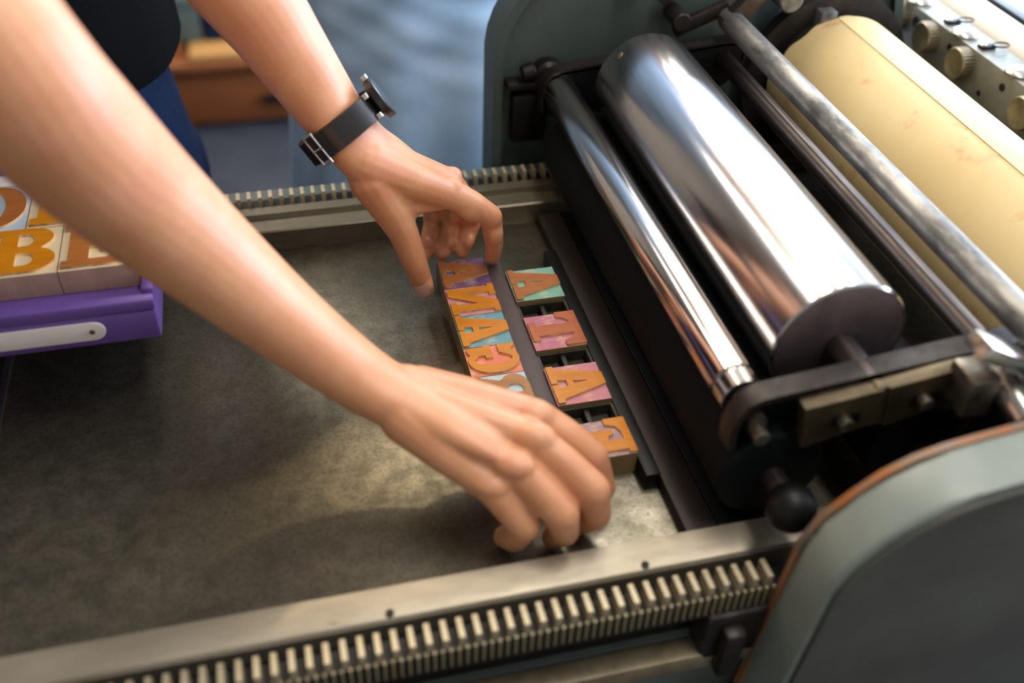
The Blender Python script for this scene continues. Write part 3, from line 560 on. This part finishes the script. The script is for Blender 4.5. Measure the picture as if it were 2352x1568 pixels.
# t-shirt
bm = bmesh.new()
sl = V((.58, .81, 0)); fw = V((.81, -.58, 0))
def torso(bm, rows, seg=40, fold=0, nf=9):
    rings = []
    for c, a, b in rows:
        rings.append([V(c) + sl * math.cos(t) * a * (1 + fold * math.sin(nf * t + c[2] * 9)) + fw * math.sin(t) * b * (1 + fold * math.cos(nf * t + c[2] * 7)) for t in [2 * PI * i / seg for i in range(seg)]])
    ring_loft(bm, rings)
torso(bm, [((-.210, .990, .118), .150, .115), ((-.210, .985, .135), .154, .120), ((-.210, .97, .17), .155, .118), ((-.215, .93, .28), .152, .120), ((-.19, .89, .40), .165, .118), ((-.18, .86, .50), .17, .10), ((-.178, .85, .56), .13, .075), ((-.175, .848, .585), .07, .065)], fold=.012)
chain(bm, [((-.26, .735, .51), .064), ((-.215, .64, .445), .058)]); chain(bm, [((-.095, .96, .565), .062), ((-.085, .89, .485), .056)])
p1p(remesh(bm, 't_shirt', .006, 4, m_shirt, p1))
# jeans
bm = bmesh.new()
torso(bm, [((-.215, 1.005, -.08), .155, .122), ((-.215, 1.0, .0), .150, .12), ((-.22, .99, .10), .142, .110), ((-.222, .985, .15), .136, .104)])
for s in (-1, 1):
    o = sl * s * .075
    chain(bm, [(V((-.20, 1.0, -.04)) + o, .080), (V((-.21, 1.03, -.28)) + o, .072), (V((-.21, 1.05, -.46)) + o, .060), (V((-.22, 1.05, -.70)) + o, .056), (V((-.22, 1.05, -.83)) + o, .056)])
p1p(remesh(bm, 'jeans', .006, 4, m_jeans, p1))
for s in (-1, 1):
    o = V((-.22, 1.05, 0)) + sl * s * .075; bm = bmesh.new(); ell(bm, o + fw * .05 + V((0, 0, -.845)), fw, (.13, .045, .034)); ell(bm, o + V((0, 0, -.835)), fw, (.06, .045, .044))
    p1p(remesh(bm, 'shoe', .006, 3, m_black, p1))
bm = bmesh.new(); ell(bm, (-.145, .81, .775), (.81, -.58, .2), (.095, .088, .105)); ell(bm, (-.175, .835, .72), (.3, -.2, -1), (.07, .07, .05)); p1p(remesh(bm, 'hair', .006, 3, m_hair, p1))
nail((.1084, .6820, .0285), (.0075, .004, -.0295), (.05, -.99, .0), .0078, .0070, body)

# watch on the left wrist
wt = thing('wristwatch', 'black wristwatch with glossy strap and steel buckle on the far wrist', 'watch', (.0535, .726, .171))
ax = (V((.066, .7165, .156)) - V((.037, .7354, .197))).normalized()          # towards the hand
wc = V((.0535, .7255, .1715)); toC = (V((0, 0, .57)) - wc); e1 = (toC - ax * toC.dot(ax)).normalized(); e2 = -ax.cross(e1)   # e1 to the top side, e2 across
def wring(r1, r2, a0, a1, w, n=56, th=.0026):
    bm = bmesh.new(); rings = []
    for i in range(n + 1):
        t = a0 + (a1 - a0) * i / n; dirv = e2 * math.cos(t) * r1 + e1 * math.sin(t) * r2; nn = (e2 * math.cos(t) + e1 * math.sin(t))
        rings.append([wc + dirv + ax * w, wc + dirv + nn * th + ax * (w - .001), wc + dirv + nn * th - ax * (w - .001), wc + dirv - ax * w])
    ring_loft(bm, rings, cap=abs(a1 - a0) < 6.2); return bm
WR1, WR2 = .0320, .0268
pp(fin(wring(WR1, WR2, 0, 2 * PI, .0112), 'strap', m_strap, wt, 40), wt)
pp(fin(wring(WR1 + .0024, WR2 + .0024, math.radians(118), math.radians(215), .0112, 30), 'strap_tail', m_strap, wt, 40), wt)
def wpt(t, r, s=0): t = math.radians(t); return wc + e2 * math.cos(t) * (WR1 + r) + e1 * math.sin(t) * (WR2 + r) + ax * s
bk = pp(tube('buckle', [wpt(128, .0055, -.013), wpt(128, .0055, .013), wpt(142, .006, .013), wpt(142, .006, -.013)], .0014, m_nickel, wt, closed=True), wt)
pp(tube('buckle_pin', [wpt(126, .006, 0), wpt(141, .0068, 0)], .0009, m_nickel, bk), wt)
pp(fin(wring(WR1 + .0040, WR2 + .0040, math.radians(146), math.radians(160), .0108, 8), 'strap_loop', m_strap, wt, 40), wt)
cd = (e2 * math.cos(math.radians(8)) + e1 * math.sin(math.radians(8)))
pp(lathe('case', wpt(8, .0018), wpt(8, .0018) + cd, [(0, .0155), (.0015, .0172), (.0060, .0172), (.0074, .0158), (.0076, .0140)], m_strap, wt, 40), wt)
pp(lathe('bezel', wpt(8, .0018) + cd * .0050, wpt(8, .0018) + cd, [(0, .0174), (.0020, .0174), (.0027, .0162), (.0027, .0155)], m_strap, wt, 40), wt)
pp(cyl('crown', wpt(8, .006) - ax * .018, wpt(8, .006) - ax * .0215, .0026, m_nickel, wt, 14), wt)
for s in (-1, 1): pp(cyl('lug', wpt(36, .003, s * .009 - .002), wpt(36, .003, s * .009 + .002), .0034, m_nickel, wt, 12), wt)

# second person in pale denim
p2 = thing('person', 'person in loose pale blue denim standing behind the far rail, cropped at the waist', 'person', (.28, 1.22, -.88))
def p2p(o): return pp(o, p2)
sl, fw = V((1, .08, 0)).normalized(), V((.08, -1, 0)).normalized()
bm = bmesh.new()
rows = []
for k in range(96):
    z = .55 - k * .010; f = (z + .38) / .93; a = .165 + .055 * max(0, (.25 - z)) + (.02 if z > .35 else 0); b = .115 + .05 * max(0, .2 - z); rows.append(((.205, 1.20 + .02 * math.sin(z * 4), z), a, b))
rings = []
for c, a, b in rows[::-1]:
    rings.append([V(c) + sl * math.cos(t) * a * (1 + .035 * math.sin(11 * t + c[2] * 4) * min(1, max(0, .35 - c[2]) * 2.2)) + fw * math.sin(t) * b * (1 + .045 * math.sin(9 * t + 2 + c[2] * 3) * min(1, max(0, .35 - c[2]) * 2.2)) + fw * (.0024 * math.sin(c[2] * 95 + 9 * math.cos(t) ** 2) + .0014 * math.sin(c[2] * 160 - 14 * math.cos(t + .4) ** 2)) * max(0, math.sin(t)) * max(0, min(1, (c[2] + .03) * 9)) for t in [2 * PI * i / 96 for i in range(96)]])
ring_loft(bm, rings); p2p(fin(bm, 'denim_smock', m_denim, p2, 180))
bm = bmesh.new()
for s in (-1, 1): chain(bm, [(V((.205, 1.2, .50)) + sl * s * .15, .06), (V((.205, 1.25, .28)) + sl * s * .20, .052), (V((.205, 1.30, .10)) + sl * s * .17 + V((0, .06, 0)), .046)])
p2p(remesh(bm, 'sleeves', .006, 4, m_denim, p2))
bm = bmesh.new()
for s in (-1, 1): chain(bm, [(V((.21, 1.20, -.1)) + sl * s * .08, .08), (V((.21, 1.22, -.45)) + sl * s * .08, .06), (V((.21, 1.23, -.84)) + sl * s * .08, .045), (V((.21, 1.16, -.85)) + sl * s * .08, .028)])
chain(bm, [((.21, 1.2, -.1), .09), ((.205, 1.2, .4), .09), ((.205, 1.2, .55), .055), ((.205, 1.19, .66), .05)]); ell(bm, (.205, 1.18, .76), (0, -1, 0), (.095, .075, .115)); ell(bm, (.205, 1.085, .755), (0, -1, -.3), (.02, .011, .016))
for s in (-1, 1): chain(bm, [(V((.205, 1.36, .10)) + sl * s * .17, .032), (V((.205, 1.37, .0)) + sl * s * .10, .03), (V((.205, 1.37, -.03)) + sl * s * .03, .03)])
p2p(remesh(bm, 'body', .006, 4, m_skin, p2))
bm = bmesh.new(); ell(bm, (.205, 1.20, .785), (0, -1, .2), (.098, .09, .105)); p2p(remesh(bm, 'hair', .006, 3, m_hair, p2))

# ------------------------------------------------------------------ cabinet in the background
cb = thing('drawer_cabinet', 'low brown wooden drawer cabinet with dark handles against the far wall', 'cabinet', (-.3, 2.9, -.88))
def pc(o): return pp(o, cb)
pc(box('carcass', -1.3, .75, 2.72, 3.2, -.88, -.70, m_wood, cb, .004))
for i in range(4):
    x = -1.27 + i * .505
    dr = pc(box('drawer', x, x + .49, 2.70, 2.722, -.865, -.725, m_wood, cb, .004))
    pp(box('handle', x + .24, x + .40, 2.672, 2.70, -.805, -.785, m_black, dr, .006), cb)
pc(box('cabinet_top', -1.32, .77, 2.68, 3.2, -.70, -.675, m_wood, cb, .004))
BK = [(-.66, -.36, m_black, .16, 'black box'), (-.345, -.16, m_farcheek, .13, 'grey-green tin'), (-.15, .03, m_jeans, .075, 'dark blue box'), (.045, .25, m_black, .14, 'black crate')]
for x0, x1, mm, h, nm in BK:
    t = thing('storage_box', nm + ' standing on top of the low wooden cabinet', 'box', ((x0 + x1) / 2, 2.92, -.654))
    box('box_body', (x0 - x1) / 2, (x1 - x0) / 2, -.14, .14, .0002, h * .75, mm, t, .004); box('lid', (x0 - x1) / 2 - .004, (x1 - x0) / 2 + .004, -.144, .144, h * .75, h, mm, t, .003)
tag(box('wooden_board', -.20, .45, 2.69, 3.15, -.6745, -.6545, m_woodpale, None, .003), 'pale wooden board lying flat on the low cabinet', 'board')
tag(box('wooden_board', -.90, -.22, 2.75, 3.15, -.6745, -.6545, m_wood, None, .003), 'brown wooden board lying flat on the low cabinet', 'board')
